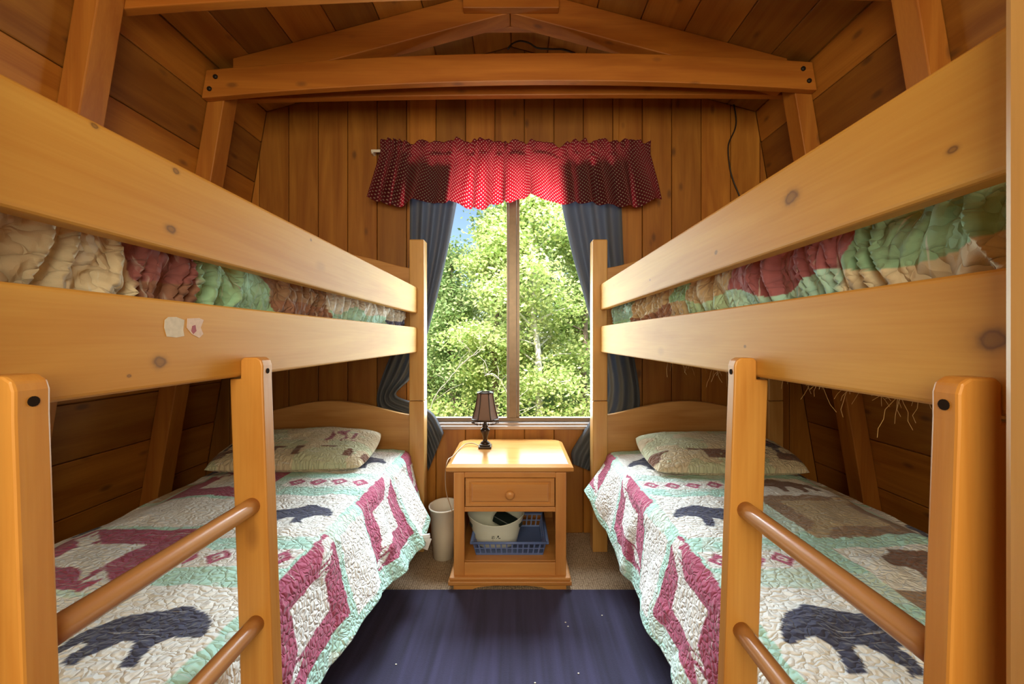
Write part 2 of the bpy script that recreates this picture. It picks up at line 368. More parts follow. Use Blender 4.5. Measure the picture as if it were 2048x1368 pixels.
# ------------------------------------------------------------------ roof trusses
def truss(Y0, label, rear, zl, zc, zr, h=.14):
    """Y0: front of the front collar board"""
    t = thing('roof_truss', (CX, Y0+.08, 0), label, 'roof truss')
    ys0, ys1 = Y0+.0385, Y0+.1285
    for s in (-1, 1):                                   # studs lean with the side walls
        def c(z, y, k): return (CX+s*(half(z)-(.0015 if k else .088)), y, z)
        zt = KZ-.03
        mb = MB().hull8([c(0.001, ys0, 0), c(.001, ys0, 1), c(.001, ys1, 1), c(.001, ys1, 0), c(zt-.02, ys0, 0), c(zt, ys0, 1), c(zt, ys1, 1), c(zt-.02, ys1, 0)], .004)
        obj('stud', mb, beam_z, t)
        r = MB(); x1 = KN-.1
        q = lambda v, y, k: (CX+s*v, y, RIDGE-SL*v-(.0015 if k else .145))
        r.hull8([q(.001, ys0, 0), q(x1, ys0, 0), q(x1, ys1, 0), q(.001, ys1, 0), q(.001, ys0, 1), q(x1, ys0, 1), q(x1, ys1, 1), q(.001, ys1, 1)], .004)
        obj('rafter', r, beam_x, t)
    def tie(ya, yb, zl, zc, zr):
        n = 24; b_ = bmesh.new(); R = []
        for i in range(n+1):
            u = i/n*2-1; z = zc+(zr-zl)/2*u+((zl+zr)/2-zc)*u*u
            hw = [half(z)-.004, half(z+h)-.004]
            R.append([b_.verts.new((CX+u*hw[0], ya, z)), b_.verts.new((CX+u*hw[0], yb, z)), b_.verts.new((CX+u*hw[1], yb, z+h)), b_.verts.new((CX+u*hw[1], ya, z+h))])
        for i in range(n):
            for k in range(4): b_.faces.new((R[i][k], R[i][(k+1) % 4], R[i+1][(k+1) % 4], R[i+1][k]))
        b_.faces.new(R[0][::-1]); b_.faces.new(R[-1])
        bmesh.ops.recalc_face_normals(b_, faces=b_.faces[:])
        es = [e for e in b_.edges if e.calc_face_angle(0) > .8]
        bmesh.ops.bevel(b_, geom=es, offset=.004, segments=2, affect='EDGES', profile=.5)
        o = obj('collar_beam', MB().merge(b_), beam_x, t)
        return o
    f = tie(Y0, Y0+.038, zl, zc, zr) if rear else tie(ys1+.0005, ys1+.0385, zl, zc, zr)
    for s, z0 in ((-1, zl), (1, zr)):
        for dx, dz in ((.055, .105), (.025, .045)):
            obj('bolt', _bolt(CX+s*(half(z0)-dx-.02), Y0 if rear else ys1, z0+dz), bolt_m, f)
    if rear: tie(ys1+.0005, ys1+.0385, zc-.02, zc+.008, zc+.005)
    mb = MB(); z0 = RIDGE-.15
    mb.prism([(CX-.235, z0), (CX+.245, z0), (CX+.245, RIDGE-.08), (CX+.03, RIDGE-.015), (CX-.03, RIDGE-.015), (CX-.235, RIDGE-.08)], lambda u, v, d: (u, Y0+d, v), 0, .038, .003)
    obj('gusset_plate', mb, beam_x, t)
    if rear:
        mb = MB(); mb.prism([(CX-.235, z0), (CX+.245, z0), (CX+.245, RIDGE-.08), (CX+.03, RIDGE-.015), (CX-.03, RIDGE-.015), (CX-.235, RIDGE-.08)], lambda u, v, d: (u, ys1+.0005+d, v), 0, .038, .003)
        obj('gusset_plate', mb, beam_x, t)
    return t
def _bolt(x, y, z):
    mb = MB(); mb.tube([(x, y+.001, z), (x, y-.004, z), (x, y-.009, z)], [.012, .012, .006], 10); return mb
truss(2.02, 'timber roof truss with doubled collar beam above the window curtain', True, 2.40, 2.484, 2.44)
truss(1.40, 'nearer timber roof truss, its collar beam cut by the top edge', False, 2.44, 2.515, 2.50)

# ------------------------------------------------------------------ bunk beds
Yn, Yf = .359, 2.27                                     # rails run between the posts
PW = .084
BED = {}
def arch(x0, x1, zb, ze, zc, n=20):
    top = []
    for i in range(n+1):
        u = i/n; k = math.sin(PI*u)**1.3; top.append((x1+(x0-x1)*u, ze+(zc-ze)*k))
    return [(x0, zb), (x1, zb)]+top
def knotted(m, spots):
    nt = m.node_tree; L = nt.links.new; b = nt.nodes['Principled BSDF']; geo = node(nt, 'ShaderNodeNewGeometry')
    sep = node(nt, 'ShaderNodeSeparateXYZ'); L(geo.outputs['Position'], sep.inputs[0]); src = b.inputs['Base Color'].links[0].from_socket
    nz = node(nt, 'ShaderNodeTexNoise', i_Scale=60.0); L(geo.outputs['Position'], nz.inputs['Vector'])
    for y, z, r in spots:
        cb = node(nt, 'ShaderNodeCombineXYZ'); 
        for k, (so, c0, st) in enumerate((('Y', y, .7), ('Z', z, 1.0))):
            a = node(nt, 'ShaderNodeMath', operation='SUBTRACT', i_1=c0); L(sep.outputs[so], a.inputs[0])
            q = node(nt, 'ShaderNodeMath', operation='MULTIPLY', i_1=st/r); L(a.outputs[0], q.inputs[0]); L(q.outputs[0], cb.inputs[k])
        ln = node(nt, 'ShaderNodeVectorMath', operation='LENGTH'); L(cb.outputs[0], ln.inputs[0])
        wb = node(nt, 'ShaderNodeMath', operation='MULTIPLY_ADD', i_1=.5, i_2=-.25); L(nz.outputs['Fac'], wb.inputs[0])
        d = node(nt, 'ShaderNodeMath', operation='ADD'); L(ln.outputs['Value'], d.inputs[0]); L(wb.outputs[0], d.inputs[1])
        cr = node(nt, 'ShaderNodeValToRGB'); e = cr.color_ramp; L(d.outputs[0], cr.inputs[0])
        e.elements[0].position = 0; e.elements[0].color = (.62, .62, .62, 1); e.elements[1].position = 1; e.elements[1].color = (0, 0, 0, 1)
        for ps, v in ((.25, .7), (.40, .9), (.52, .5), (.62, .25), (.75, .12)): q = e.elements.new(ps); q.color = (v, v, v, 1)
        mx = node(nt, 'ShaderNodeMix', data_type='RGBA'); L(cr.outputs[0], mx.inputs[0]); L(src, mx.inputs[6]); mx.inputs[7].default_value = (.16, .075, .025, 1); src = mx.outputs[2]
    L(src, b.inputs['Base Color']); return m
rail_m = {}
def rk(s, px, py, r):
    Y = (.552 if s < 0 else .471)*FPX/abs(px-VX); return (Y, CH-(py-VY)/FPX*Y, r)
for s_, sp_ in ((-1, [(341, 458, .013), (320, 724, .016), (352, 342, .008), (190, 252, .006), (130, 180, .007), (622, 480, .006), (258, 752, .004)]), (1, [(1582, 396, .022), (1432, 505, .008), (1985, 680, .02), (1490, 693, .005), (1300, 560, .006), (1905, 300, .008)])):
    rail_m[s_] = knotted(wood('pine_rail_'+('left' if s_ < 0 else 'right'), PL, PD, 'Y', .48, .25, spec=.2, islands=.08, knotcol=(.26, .11, .03), fig=.7), [rk(s_, *q) for q in sp_])
def bunk(s, xp, xr, xo, up, lo, label):
    """s side, xp aisle face of posts, xr aisle face of rails, xo outer face of the far posts"""
    t = thing('bunk_bed', (s*(xp+xo)/2, 1.3, 0), label, 'bunk bed')
    JZ = .85
    def bx(x0, x1, *a, **k): return MB().box(min(s*x0, s*x1), max(s*x0, s*x1), *a, **k)
    for ya, yb, top in ((Yf, Yf+PW, 1.757), (Yn-PW, Yn, 1.757)):
        for x0 in (xp, xo-PW):
            obj('bed_post', bx(x0, x0+PW, ya, yb, 0.001, JZ-.0015, .005), pine_z, t)
            obj('bed_post', bx(x0, x0+PW, ya, yb, JZ+.0005, top, .007), pine_z, t)
    for xa in (xr, xo-(xr-xp)-.036):
        obj('guard_rail', bx(xa, xa+.036, Yn-.001, Yf+.001, up[0], up[1], .007, seg=3), rail_m[s], t)
        o = obj('side_rail', bx(xa, xa+.036, Yn-.001, Yf+.001, lo[0], lo[1], .007, seg=3), rail_m[s], t)
        if xa == xr: BED[s] = (t, o)
        xl = xa+.03 if xa == xr else xa
        obj('side_rail', bx(xl, xl+.03, Yn-.001, Yf+.001, .19, .315, .006), pine_y, t)
    x0, x1 = sorted((s*(xp+PW-.001), s*(xo-PW+.001)))
    for yy, nm in ((Yf+.026, 'headboard'), (Yn-PW+.026, 'footboard')):
        f = 1 if nm == 'headboard' else .72
        for zb, ze, zc in ((.40, .765, .845) if f == 1 else (.25, .45, .5), (1.18, 1.60, 1.685) if f == 1 else (1.18, 1.45, 1.5)):
            obj(nm, MB().prism(arch(x0, x1, zb, ze, zc), lambda u, v, d: (u, yy+d, v), 0, .03, .004), pine_x, t)
    for z in (.255, lo[0]+.03):
        obj('bed_base', bx(xr+(.037 if z > 1 else .061), xo-(xr-xp)-.037, Yn+.002, Yf-.002, z, z+.016, 0), panel_m, t)
    return t
LP = dict(xp=.516, xr=.552, xo=1.585, up=(1.342, 1.486), lo=(1.123, 1.262))
RP = dict(xp=.430, xr=.471, xo=1.50, up=(1.36, 1.503), lo=(1.124, 1.269))
BL = bunk(-1, label='pine bunk bed left of the window with torn stickers on its rail', **LP)
BR = bunk(1, label='pine bunk bed right of the window with threads hanging under its rail', **RP)

# torn sticker scraps on the left rail
st_m = plain('torn_paper', (.62, .55, .45), .7, vary=120); st2_m = plain('torn_printed_paper', (.66, .5, .42), .7, vary=160); red_m = plain('red_ink_scrap', (.30, .03, .05), .6)
rail = BED[-1][1]
def scrap(poly, mat, lab, d=.0006):
    mb = MB(); pts = []
    for px, py in poly:
        Y = LP['xr']*FPX/(VX-px); pts.append((Y, CH-(py-VY)/FPX*Y))
    mb.prism(pts, lambda u, v, q: (-LP['xr']+q, u, v), .0001, d, 0)
    o = obj('torn_sticker', mb, mat, rail); o['label'] = lab
scrap([(329, 640), (336, 634), (352, 634), (368, 640), (366, 660), (368, 672), (352, 675), (333, 673), (328, 655)], st_m, 'grey torn sticker scrap')
scrap([(374, 637), (398, 636), (407, 640), (401, 655), (406, 668), (398, 676), (383, 668), (373, 655)], st2_m, 'pale torn sticker scrap')
scrap([(384, 652), (390, 650), (392, 662), (386, 668), (382, 662)], red_m, 'dark red torn sticker scrap', .0009)

# frayed threads under the right upper bunk
th_m = plain('frayed_thread', (.62, .40, .16), .8)
mb = MB()
for i in range(240):
    y = .50+1.0*random.random()**1.5; x = .52+random.random()*.35; z = RP['lo'][0]+.032
    n = 7; ln = .01+.055*random.random()**2.5; p = Vector((x, y, z)); pts = [p.copy()]
    if z-ln-.03 < 1.02: pass
    dx = random.uniform(-.5, .5); dy = random.uniform(-.5, .5)
    for k in range(n):
        p = p+Vector((dx*.012+random.uniform(-.004, .004), dy*.012+random.uniform(-.006, .006), -(ln+.03)/n)); pts.append(p.copy())
    mb.tube(pts, .0004, 3, False)
meta(obj('frayed_threads', mb, th_m, BR), kind='stuff')

# ------------------------------------------------------------------ ladders
def ladder(s, xa, xr, y0, y1, th, label):
    t = thing('ladder', (s*(xa-.02), (y0+y1)/2, 0), label, 'ladder')
    zt, zr_, lean = 1.162, 1.119, .035
    def sh(x, z): return x-lean*max(0, zr_-z)
    fx = .0005
    for ya in (y0, y1-th):
        poly = [(sh(xa, .0085), .0085), (sh(xa+.066, .0085), .0085), (xa+.066, zr_), (xr-fx, zr_), (xr-fx, zt-.006), (xr-.006, zt), (xa+.012, zt), (xa+.003, zt-.006), (xa, zt-.016), (xa, zr_)]
        st = obj('ladder_stile', MB().prism(poly, lambda u, v, d: (s*u, ya+d, v), 0, th, .003, 2), stile_z, t)
        ym = ya+th/2; zz = zt-.028; X = s*xa
        ring = MB(); ring.tube([(X+s*.002, ym, zz), (X-s*.0008, ym, zz)], .0055, 14)
        obj('screw_hole', ring, hole_m, st)
    for z in (.865, .630, .395, .16):
        xc = sh(xa+.030, z); b0, b1 = y0+th-.004, y1-th+.004
        obj('rung', MB().tube([(s*xc, b0, z), (s*xc, b0+.03, z), (s*xc, b1-.03, z), (s*xc, b1, z)], .0165, 20), rung_y, t)
    return t
ladder(-1, .507, LP['xr'], .409, .843, .033, 'wooden bunk ladder with round rungs hooked on the left bunk bed')
ladder(1, .427, RP['xr'], .391, .817, .026, 'wooden bunk ladder with round rungs hooked on the right bunk bed')

# ------------------------------------------------------------------ mattresses, quilts, pillows
AQ, WH, BU, NV, TAN, GR, BRN, CRM = [np.array(c) for c in ((.47, .76, .68), (.86, .86, .85), (.42, .085, .17), (.05, .055, .11), (.55, .42, .26), (.36, .62, .42), (.20, .10, .07), (.74, .64, .46))]
BEAR = np.array([(0, .30), (.03, .40), (.12, .50), (.24, .55), (.40, .58), (.52, .66), (.62, .67), (.72, .60), (.82, .56), (.88, .50), (.97, .36), (1, .30), (.97, .26), (.86, .30), (.76, .30), (.70, .22), (.72, .08), (.76, .02), (.64, 0), (.60, .10), (.54, .24), (.46, .26), (.40, .18), (.34, .06), (.38, 0), (.25, .02), (.22, .12), (.24, .22), (.16, .24), (.10, .14), (.12, .05), (0, .06), (0, .16), (.03, .24)])
def inpoly(x, y, P):
    r = np.zeros(x.shape, bool); n = len(P)
    for i in range(n):
        (x1, y1), (x2, y2) = P[i], P[(i+1) % n]
        if y1 == y2: continue
        r ^= ((y1 > y) != (y2 > y)) & (x < (x2-x1)*(y-y1)/(y2-y1)+x1)
    return r
def pattern(p, q, seed, tan=False):
    """p: metres from the aisle fold (negative on top of the bed), q: metres along the bed"""
    jx = (vnoise(p*40, q*40, seed)-.5)*.008; jy = (vnoise(p*40, q*40, seed+9)-.5)*.008
    p = p+jx; q = q+jy
    c = np.empty(p.shape+(3,)); c[:] = AQ
    tint = fbm(p*7, q*7, seed+3)
    c[tint > .5] = AQ*.6+WH*.4
    def rect(a, b, d, e, colr): m_ = (p > a) & (p < b) & (q > d) & (q < e); c[m_] = colr; return m_
    def frame(a, b, d, e, colr, inner, w=.065):
        rect(a, b, d, e, colr); rect(a+w, b-w, d+w, e-w, inner)
        m_ = (p > a) & (p < b) & (q > d) & (q < e) & (np.abs(((p-a)/(b-a)+(q-d)/(e-d))-1) < .10) & (vnoise(p*90, q*14, seed) > .35); c[m_] = inner*.9
    def bear(x0, q0, ln, colr=NV, flip=False):
        u = (p-x0)/ln
        if flip: u = 1-u
        c[inpoly(u, (q-q0)/ln, BEAR)] = colr
    def diamonds(a, b, d, e):
        rect(a, b, d, e, WH); n = max(1, round((b-a)/(e-d)))
        u = (p-a)/(b-a)*n; f = np.abs(u-np.floor(u)-.5)+np.abs((q-d)/(e-d)-.5)
        c[(p > a) & (p < b) & (q > d) & (q < e) & (f < .42) & (f > .16)] = BU*1.1
        c[(p > a) & (p < b) & (q > d) & (q < e) & (f < .09)] = BU
    for k in range(-1, 4):
        q0 = .85+.58*k
        rect(-.385, -.03, q0-.17, q0+.17, WH); bear(-.335, q0-.10, .285, NV)
        diamonds(-.385, -.03, q0+.245, q0+.335)
        frame(-.02, .30, q0+.10, q0+.44, BU, WH, .085)
        rect(.02, .34, q0-.11, q0+.09, WH)
        if tan:
            frame(-.80, -.44, q0+.42, q0+.76, BRN*.8+TAN*.3, TAN)
            rect(-.80, -.44, q0+.16, q0+.36, WH); bear(-.74, q0+.20, .22, BRN)
        else:
            frame(-.80, -.44, q0+.14, q0+.46, BU*.9, WH, .09)
            rect(-.80, -.44, q0-.10, q0+.12, WH); bear(-.80, q0+.54, .22, NV*1.4)
        diamonds(-.44, -.40, q0-.2, q0+.3) if False else None
        rect(-1.25, -.84, q0-.17, q0+.17, WH*.95); bear(-1.12, q0-.1, .25, NV*1.3, True)
        frame(-1.25, -.84, q0+.2, q0+.4, TAN, WH)
    return c*(.9+.2*fbm(p*25, q*25, seed+5))[..., None]

def lower_quilt(s, xe, xo, zt, hem, label, seed, tan):
    """xe: aisle edge of the mattress, hem(y) -> (x, z) of the hem"""
    y0, y1 = .47, 2.235; r = .05
    nv = 330; vs = np.linspace(y0, y1, nv)
    Lt = xo-xe-r; La = r*PI/2; Ls = .34; Ltot = Lt+La+Ls
    na = 280; a = np.linspace(0, Ltot, na)
    A, Y = np.meshgrid(a, vs, indexing='ij')
    hx, hz = hem(Y)
    X = np.empty_like(A); Z = np.empty_like(A); NX = np.empty_like(A); NZ = np.empty_like(A)
    top = A < Lt; arc = (A >= Lt) & (A < Lt+La); side = A >= Lt+La
    X[top] = xo-A[top]; Z[top] = zt; NX[top] = 0; NZ[top] = 1
    th = (A[arc]-Lt)/r
    X[arc] = xe+r-r*np.sin(th); Z[arc] = zt-r+r*np.cos(th); NX[arc] = -np.sin(th); NZ[arc] = np.cos(th)
    k = (A[side]-Lt-La)/Ls
    X[side] = xe+(hx[side]-xe)*k**1.1; Z[side] = zt-r+(hz[side]-(zt-r))*k; NX[side] = -1; NZ[side] = .15
    P = A-Lt-La*.5
    n = (fbm(P*5+9, Y*4, seed)-.45)*.035 + (fbm(P*16, Y*13, seed+2)-.45)*.006
    wave = np.sin(Y*17+2*fbm(Y*2, Y*0, seed)*6)*.016*np.clip(P/.3, 0, 1)
    n = n+wave
    # diagonal pull wrinkles
    n = n+sstep(.55, .8, fbm(P*3+Y*5, Y*2.2-P*7, seed+8))*.012
    Z -= sstep(.18, 0, A)*.05                            # falls away along the wall
    e = sstep(y0+.10, y0, Y); Z -= e*.07*np.where(top, 1, .3)
    n = np.where(Y > y1-.03, np.minimum(n, .006), n)
    n = np.where(side, np.maximum(n, -.004), n)
    X += NX*n; Z += NZ*n; 
    lb = (.507 if s < 0 else .427)+.066-.035*(1.119-Z)+.007     # the quilt stays behind the ladder
    X = np.where(Y < .95, X+(np.maximum(X, lb)-X)*sstep(.95, .87, Y), X)
    V = np.stack([s*X, Y, Z], -1)
    c = pattern(P, Y, seed, tan)
    uv = np.stack([A, Y], -1)
    o = grid_obj('quilt', V, quilt_m, None, (s*(xe+xo)/2, 1.35, zt-.02), uv, c, .007)
    return meta(o, label, 'quilt', 'bear quilts on the bunks')
def hemL(Y):
    x = .535-.095*sstep(1.1, 2.05, Y)+.085*sstep(2.09, 2.19, Y); z = .245+.02*np.sin(Y*6)+.05*sstep(2.0, 2.24, Y); return x, z
def hemR(Y):
    x = .447-.085*sstep(1.98, 2.22, Y)+.012*np.sin(Y*9); z = .25+.02*np.sin(Y*7)+.11*sstep(1.98, 2.22, Y); return x, z
ZT = .58
def matt(s, x0, x1, z0, z1, label):
    a, b_ = sorted((s*x0, s*x1)); mb = MB().box(a, b_, .48, 2.225, z0, z1, .05, seg=4)
    return meta(obj('mattress', mb, mattress_m, None, ((a+b_)/2, 1.35, z0), True), label, 'mattress')
matt(-1, .612, 1.475, .272, ZT-.045, 'mattress under the quilt of the lower left bunk')
matt(1, .535, 1.40, .272, ZT-.045, 'mattress under the quilt of the lower right bunk')
ql = lower_quilt(-1, .578, 1.49, ZT, hemL, 'patchwork bear quilt spread on the lower bunk on the left', 11, False)
qr = lower_quilt(1, .490, 1.41, ZT-.005, hemR, 'patchwork bear quilt with brown framed patch on the lower right bunk', 23, True)
# care tag at the hem of the left quilt
tag_m = plain('white_satin_tag', (.8, .78, .8), .5)
mb = MB(); M = Matrix.Translation(at(853, 1084, 1.93)) @ Matrix.Rotation(.35, 4, 'Y')
mb.box(-.018, .018, -.0006, .0006, -.035, .022, 0, M=M); mb.box(-.03, .022, -.006, .004, .018, .038, .004, M=M @ Matrix.Rotation(-.5, 4, 'Y'))
o = obj('care_tag', mb, tag_m, ql); o['label'] = 'white care tag'

def seg_color(Y, T, segs, seed):
    c = np.empty(Y.shape+(3,)); q = Y+(T-.5)*.03+(vnoise(Y*10, T*2, seed)-.5)*.02
    for y0, lo_, hi_ in segs:
        m_ = q >= y0; t_ = T+(vnoise(Y*7, T*0, seed+4)-.5)*.35
        c[m_] = np.where((t_ > .5)[..., None], hi_, lo_)[m_]
    return c*(.85+.3*fbm(Y*30, T*8, seed+7))[..., None]
def upper_quilt(s, xe, xo, zt, zb, segs, label, seed):
    y0, y1 = .40, 2.235; r = .075; nv = 520; vs = np.linspace(y0, y1, nv)
    Lt = .45; La = r*PI/2; Ls = zt-r-zb; a = np.concatenate([np.linspace(0, Lt, 40)[:-1], np.linspace(Lt, Lt+La+Ls, 90)])
    A, Y = np.meshgrid(a, vs, indexing='ij')
    top = A < Lt; arc = (A >= Lt) & (A < Lt+La); side = A >= Lt+La
    X = np.empty_like(A); Z = np.empty_like(A); NX = np.zeros_like(A); NZ = np.zeros_like(A)
    X[top] = xe+r+(Lt-A[top])*(xo-xe-r)/Lt; Z[top] = zt; NZ[top] = 1
    th = (A[arc]-Lt)/r; X[arc] = xe+r-r*np.sin(th); Z[arc] = zt-r+r*np.cos(th); NX[arc] = -np.sin(th); NZ[arc] = np.cos(th)
    k = (A[side]-Lt-La)/Ls; X[side] = xe+.02*k; Z[side] = zt-r-Ls*k; NX[side] = -1
    P = A-Lt
    w = fbm(Y*30+P*14*np.sin(Y*5+seed), P*5-Y*2, seed, 2)
    n = np.abs(w-.38)*.055+(fbm(Y*5, P*4, seed+3)-.45)*.03-.012
    n = n+sstep(.5, .8, fbm(Y*10-P*22, P*3, seed+6))*.012
    rv = vnoise(Y*36+P*11+2*np.sin(Y*9), P*7+Y*4, seed+11); n = n+.022*(1-np.abs(2*rv-1))**2.5-.008
    n = np.clip(n, -.02, .021)
    X += NX*n; Z += NZ*n
    T = np.clip((Z-1.24)/(.13), 0, 1)
    c = seg_color(Y, T, segs, seed)
    o = grid_obj('quilt', np.stack([s*X, Y, Z], -1), quilt_up_m, None, (s*(xe+xo)/2, 1.35, zb), np.stack([A, Y], -1), c, .004)
    return meta(o, label, 'quilt', 'bear quilts on the bunks')
matt(-1, .660, 1.475, 1.1695, 1.345, 'mattress behind the rails of the upper left bunk')
matt(1, .580, 1.40, 1.1705, 1.350, 'mattress behind the rails of the upper right bunk')
upper_quilt(-1, .612, 1.48, 1.392, 1.18, [(-9, CRM, CRM), (.655, BRN*1.5, BU*.35+BRN*.9), (.775, GR, GR*.9+AQ*.2), (1.04, BRN*1.6, BRN+TAN*.3), (1.33, AQ, WH*.9), (1.95, NV*2, WH*.7)],
            'rumpled quilt between the rails of the upper left bunk', 31)
upper_quilt(1, .531, 1.405, 1.40, 1.18, [(-9, CRM, GR), (.56, CRM, GR*.8), (.66, AQ, BU*.6+BRN*.4+TAN*.1), (1.02, GR*.8+CRM*.2, TAN), (1.28, TAN, GR), (1.42, BRN*1.6, TAN), (1.85, GR, AQ*.7)],
            'rumpled quilt between the rails of the upper right bunk', 47)

def pillow(s, xc, yc, zc, hx, hy, hz, rot, tilt, label, seed, bears):
    n = 90; u = np.linspace(-1, 1, n); U, Vv = np.meshgrid(u, u, indexing='ij')
    se = (1-np.abs(U)**3.2)*(1-np.abs(Vv)**3.2); hgt = np.clip(se, 0, 1)**.45
    px_ = U*(1-.10*(1-np.abs(U))*0-.06*Vv**2)*hx; py_ = Vv*(1-.06*U**2)*hy
    wr = (fbm(U*4+3, Vv*4, seed)-.45)*.03*hgt
    R = Matrix.Rotation(rot, 3, 'Z') @ Matrix.Rotation(tilt, 3, 'X'); R = np.array(R)
    top = np.stack([px_, py_, hz*hgt+wr], -1); bot = np.stack([px_, py_, -hz*.55*hgt], -1)[:, ::-1]
    c = np.empty(U.shape+(3,)); c[:] = CRM*.9; c[fbm(U*3, Vv*3, seed+1) > .5] = GR*.35+CRM*.6
    for d in bears:
        uu = (U*hx-d[0])/d[2]; vv = (Vv*hy-d[1])/d[2]; c[inpoly(uu if d[3] else 1-uu, vv, BEAR)] = NV*.6+BRN*.25
    m_ = (np.abs(Vv+.62) < .16) & (vnoise(U*9, Vv*3, seed+2) > .5); c[m_] = BRN
    m_ = (np.abs(U-.55) < .22) & (np.abs(Vv-.1) < .3) & (vnoise(U*30, Vv*4, seed+2) > .55); c[m_] = BU*.5+BRN*.5
    V = np.concatenate([top, bot], 1) @ R.T + np.array((xc, yc, zc))
    uv = np.concatenate([np.stack([px_, py_], -1), np.stack([px_+2, py_], -1)], 1)
    o = grid_obj('pillow', V, pillow_m, None, (xc, yc, zc-hz*.5), uv, np.concatenate([c, c*0+CRM*.8], 1))
    return meta(o, label, 'pillow', 'pillows in bear print cases')
pillow(-1, -1.075, 2.03, .640, .365, .20, .072, .06, .18, 'cream bear print pillow on the quilt of the lower left bunk', 5, [(-.33, -.1, .22, 1)])
pillow(1, .985, 2.01, .628, .36, .20, .072, -.02, .16, 'cream pillow with black bear on the quilt of the lower right bunk', 8, [(.10, -.12, .24, 1)])

# ------------------------------------------------------------------ nightstand
NX0, NX1, NY0, NY1, NZ = -.30, .242, 1.965, 2.455, .592
ns = thing('nightstand', ((NX0+NX1)/2, 2.2, 0), 'pine nightstand with glossy top and open shelf below the window', 'nightstand')
mb = MB()                                                # top with clipped back corners and a bevelled edge
def topring(o, z, e=.055): return [(-.337+o, 1.94+o, z), (.277-o, 1.94+o, z), (.277-o, NY1+.02-e-o*.4, z), (.277-e-o*.4, NY1+.02-o, z), (-.337+e+o*.4, NY1+.02-o, z), (-.337+o, NY1+.02-e-o*.4, z)]
rings = [topring(.012, .556), topring(.001, .563), topring(0, .577), topring(.002, .581), topring(.024, NZ)]
bv = [[mb.bm.verts.new(p) for p in r] for r in rings]
for i in range(len(bv)-1):
    for k in range(6): mb.bm.faces.new((bv[i][k], bv[i][(k+1) % 6], bv[i+1][(k+1) % 6], bv[i+1][k]))
mb.bm.faces.new(bv[0][::-1]); mb.bm.faces.new(bv[-1])
obj('table_top', mb, night_top, ns)
SH = .122
for xa in (NX0, NX1-.022): obj('side_panel', MB().box(xa, xa+.022, NY0+.001, NY1, .06, .5555, .002), night_z, ns)
obj('back_panel', MB().box(NX0+.022, NX1-.022, NY1-.012, NY1, .08, .5555, 0), night_x, ns)
for xa, xb in ((NX0+.0005, NX0+.052), (NX1-.052, NX1-.0005)): obj('face_stile', MB().box(xa, xb, NY0-.018, NY0, .06, .5555, .003), night_z, ns)
for za, zb in ((.53, .5555), (.366, .388), (.06, SH-.001)): obj('face_rail', MB().box(NX0+.052, NX1-.052, NY0-.016, NY0+.002, za, zb, .002), night_x, ns)
obj('shelf', MB().box(NX0+.022, NX1-.022, NY0+.003, NY1-.013, SH-.02, SH, .001), night_x, ns)
obj('shelf', MB().box(NX0+.022, NX1-.022, NY0+.011, NY1-.013, .372, .386, 0), night_x, ns)
D0, D1 = NX0+.056, NX1-.056
mb = MB()
c = [(D0, .391), (D1, .391), (D1, .527), (D0, .527)]
rr = [(0, NY0+.01), (0, NY0-.014), (.004, NY0-.018), (.018, NY0-.018), (.026, NY0-.012), (.036, NY0-.020)]
R = []
for o_, y in rr: R.append([mb.bm.verts.new(p) for p in ((D0+o_, y, .391+o_*.8), (D1-o_, y, .391+o_*.8), (D1-o_, y, .527-o_*.8), (D0+o_, y, .527-o_*.8))])
for i in range(len(R)-1):
    for k in range(4): mb.bm.faces.new((R[i][k], R[i][(k+1) % 4], R[i+1][(k+1) % 4], R[i+1][k]))
mb.bm.faces.new(R[0][::-1]); mb.bm.faces.new(R[-1])
bmesh.ops.recalc_face_normals(mb.bm, faces=mb.bm.faces[:])
dr = obj('drawer', mb, night_x, ns)
mb = MB(); kx, kz, ky = (D0+D1)/2, .455, NY0-.020
mb.tube([(kx, ky+.001, kz), (kx, ky-.006, kz), (kx, ky-.012, kz), (kx, ky-.018, kz), (kx, ky-.026, kz), (kx, ky-.031, kz), (kx, ky-.033, kz)], [.011, .009, .011, .020, .021, .015, .004], 20)
obj('knob', mb, night_x, dr)
mb = MB(); mb.box(NX0-.018, NX1+.018, NY0-.036, NY1-.005, .045, .0605, .004).box(NX0-.024, NX1+.024, NY0-.042, NY1-.003, .024, .045, .005)
obj('base_moulding', mb, night_x, ns)
mb = MB()
pl = [(NX0+.002, .001), (NX0+.09, .001)]+[(NX0+.09+(NX1-NX0-.18)*k/14, .001+.02*math.sin(PI*k/14)**.5) for k in range(1, 14)]+[(NX1-.09, .001), (NX1-.002, .001), (NX1-.002, .0238), (NX0+.002, .0238)]
mb.prism(pl, lambda u, v, d: (u, NY0-.03+d, v), 0, .022, .0)
for xa in (NX0+.002, NX1-.024): mb.box(xa, xa+.022, NY0-.007, NY1-.01, .001, .0238, .001)
obj('plinth', mb, night_x, ns)

# ------------------------------------------------------------------ lamp on the nightstand
lx, ly = -.172, 2.262
lm = thing('table_lamp', (lx, ly, NZ), 'small dark table lamp with beaded shade on the nightstand', 'lamp')
dkm = plain('dark_bronze_lamp', (.035, .022, .018), .3, .5)
shm = bpy.data.materials.new('lamp_shade_fabric'); shm.use_nodes = True; nt = shm.node_tree; b = nt.nodes['Principled BSDF']
b.inputs['Base Color'].default_value = (.30, .20, .17, 1); b.inputs['Roughness'].default_value = .8; b.inputs['Transmission Weight'].default_value = 0
tl = node(nt, 'ShaderNodeBsdfTranslucent'); tl.inputs[0].default_value = (.30, .19, .15, 1); ms = node(nt, 'ShaderNodeMixShader', i_0=.4)
nt.links.new(b.outputs[0], ms.inputs[1]); nt.links.new(tl.outputs[0], ms.inputs[2]); nt.links.new(ms.outputs[0], nt.nodes['Material Output'].inputs[0])
mb = MB()
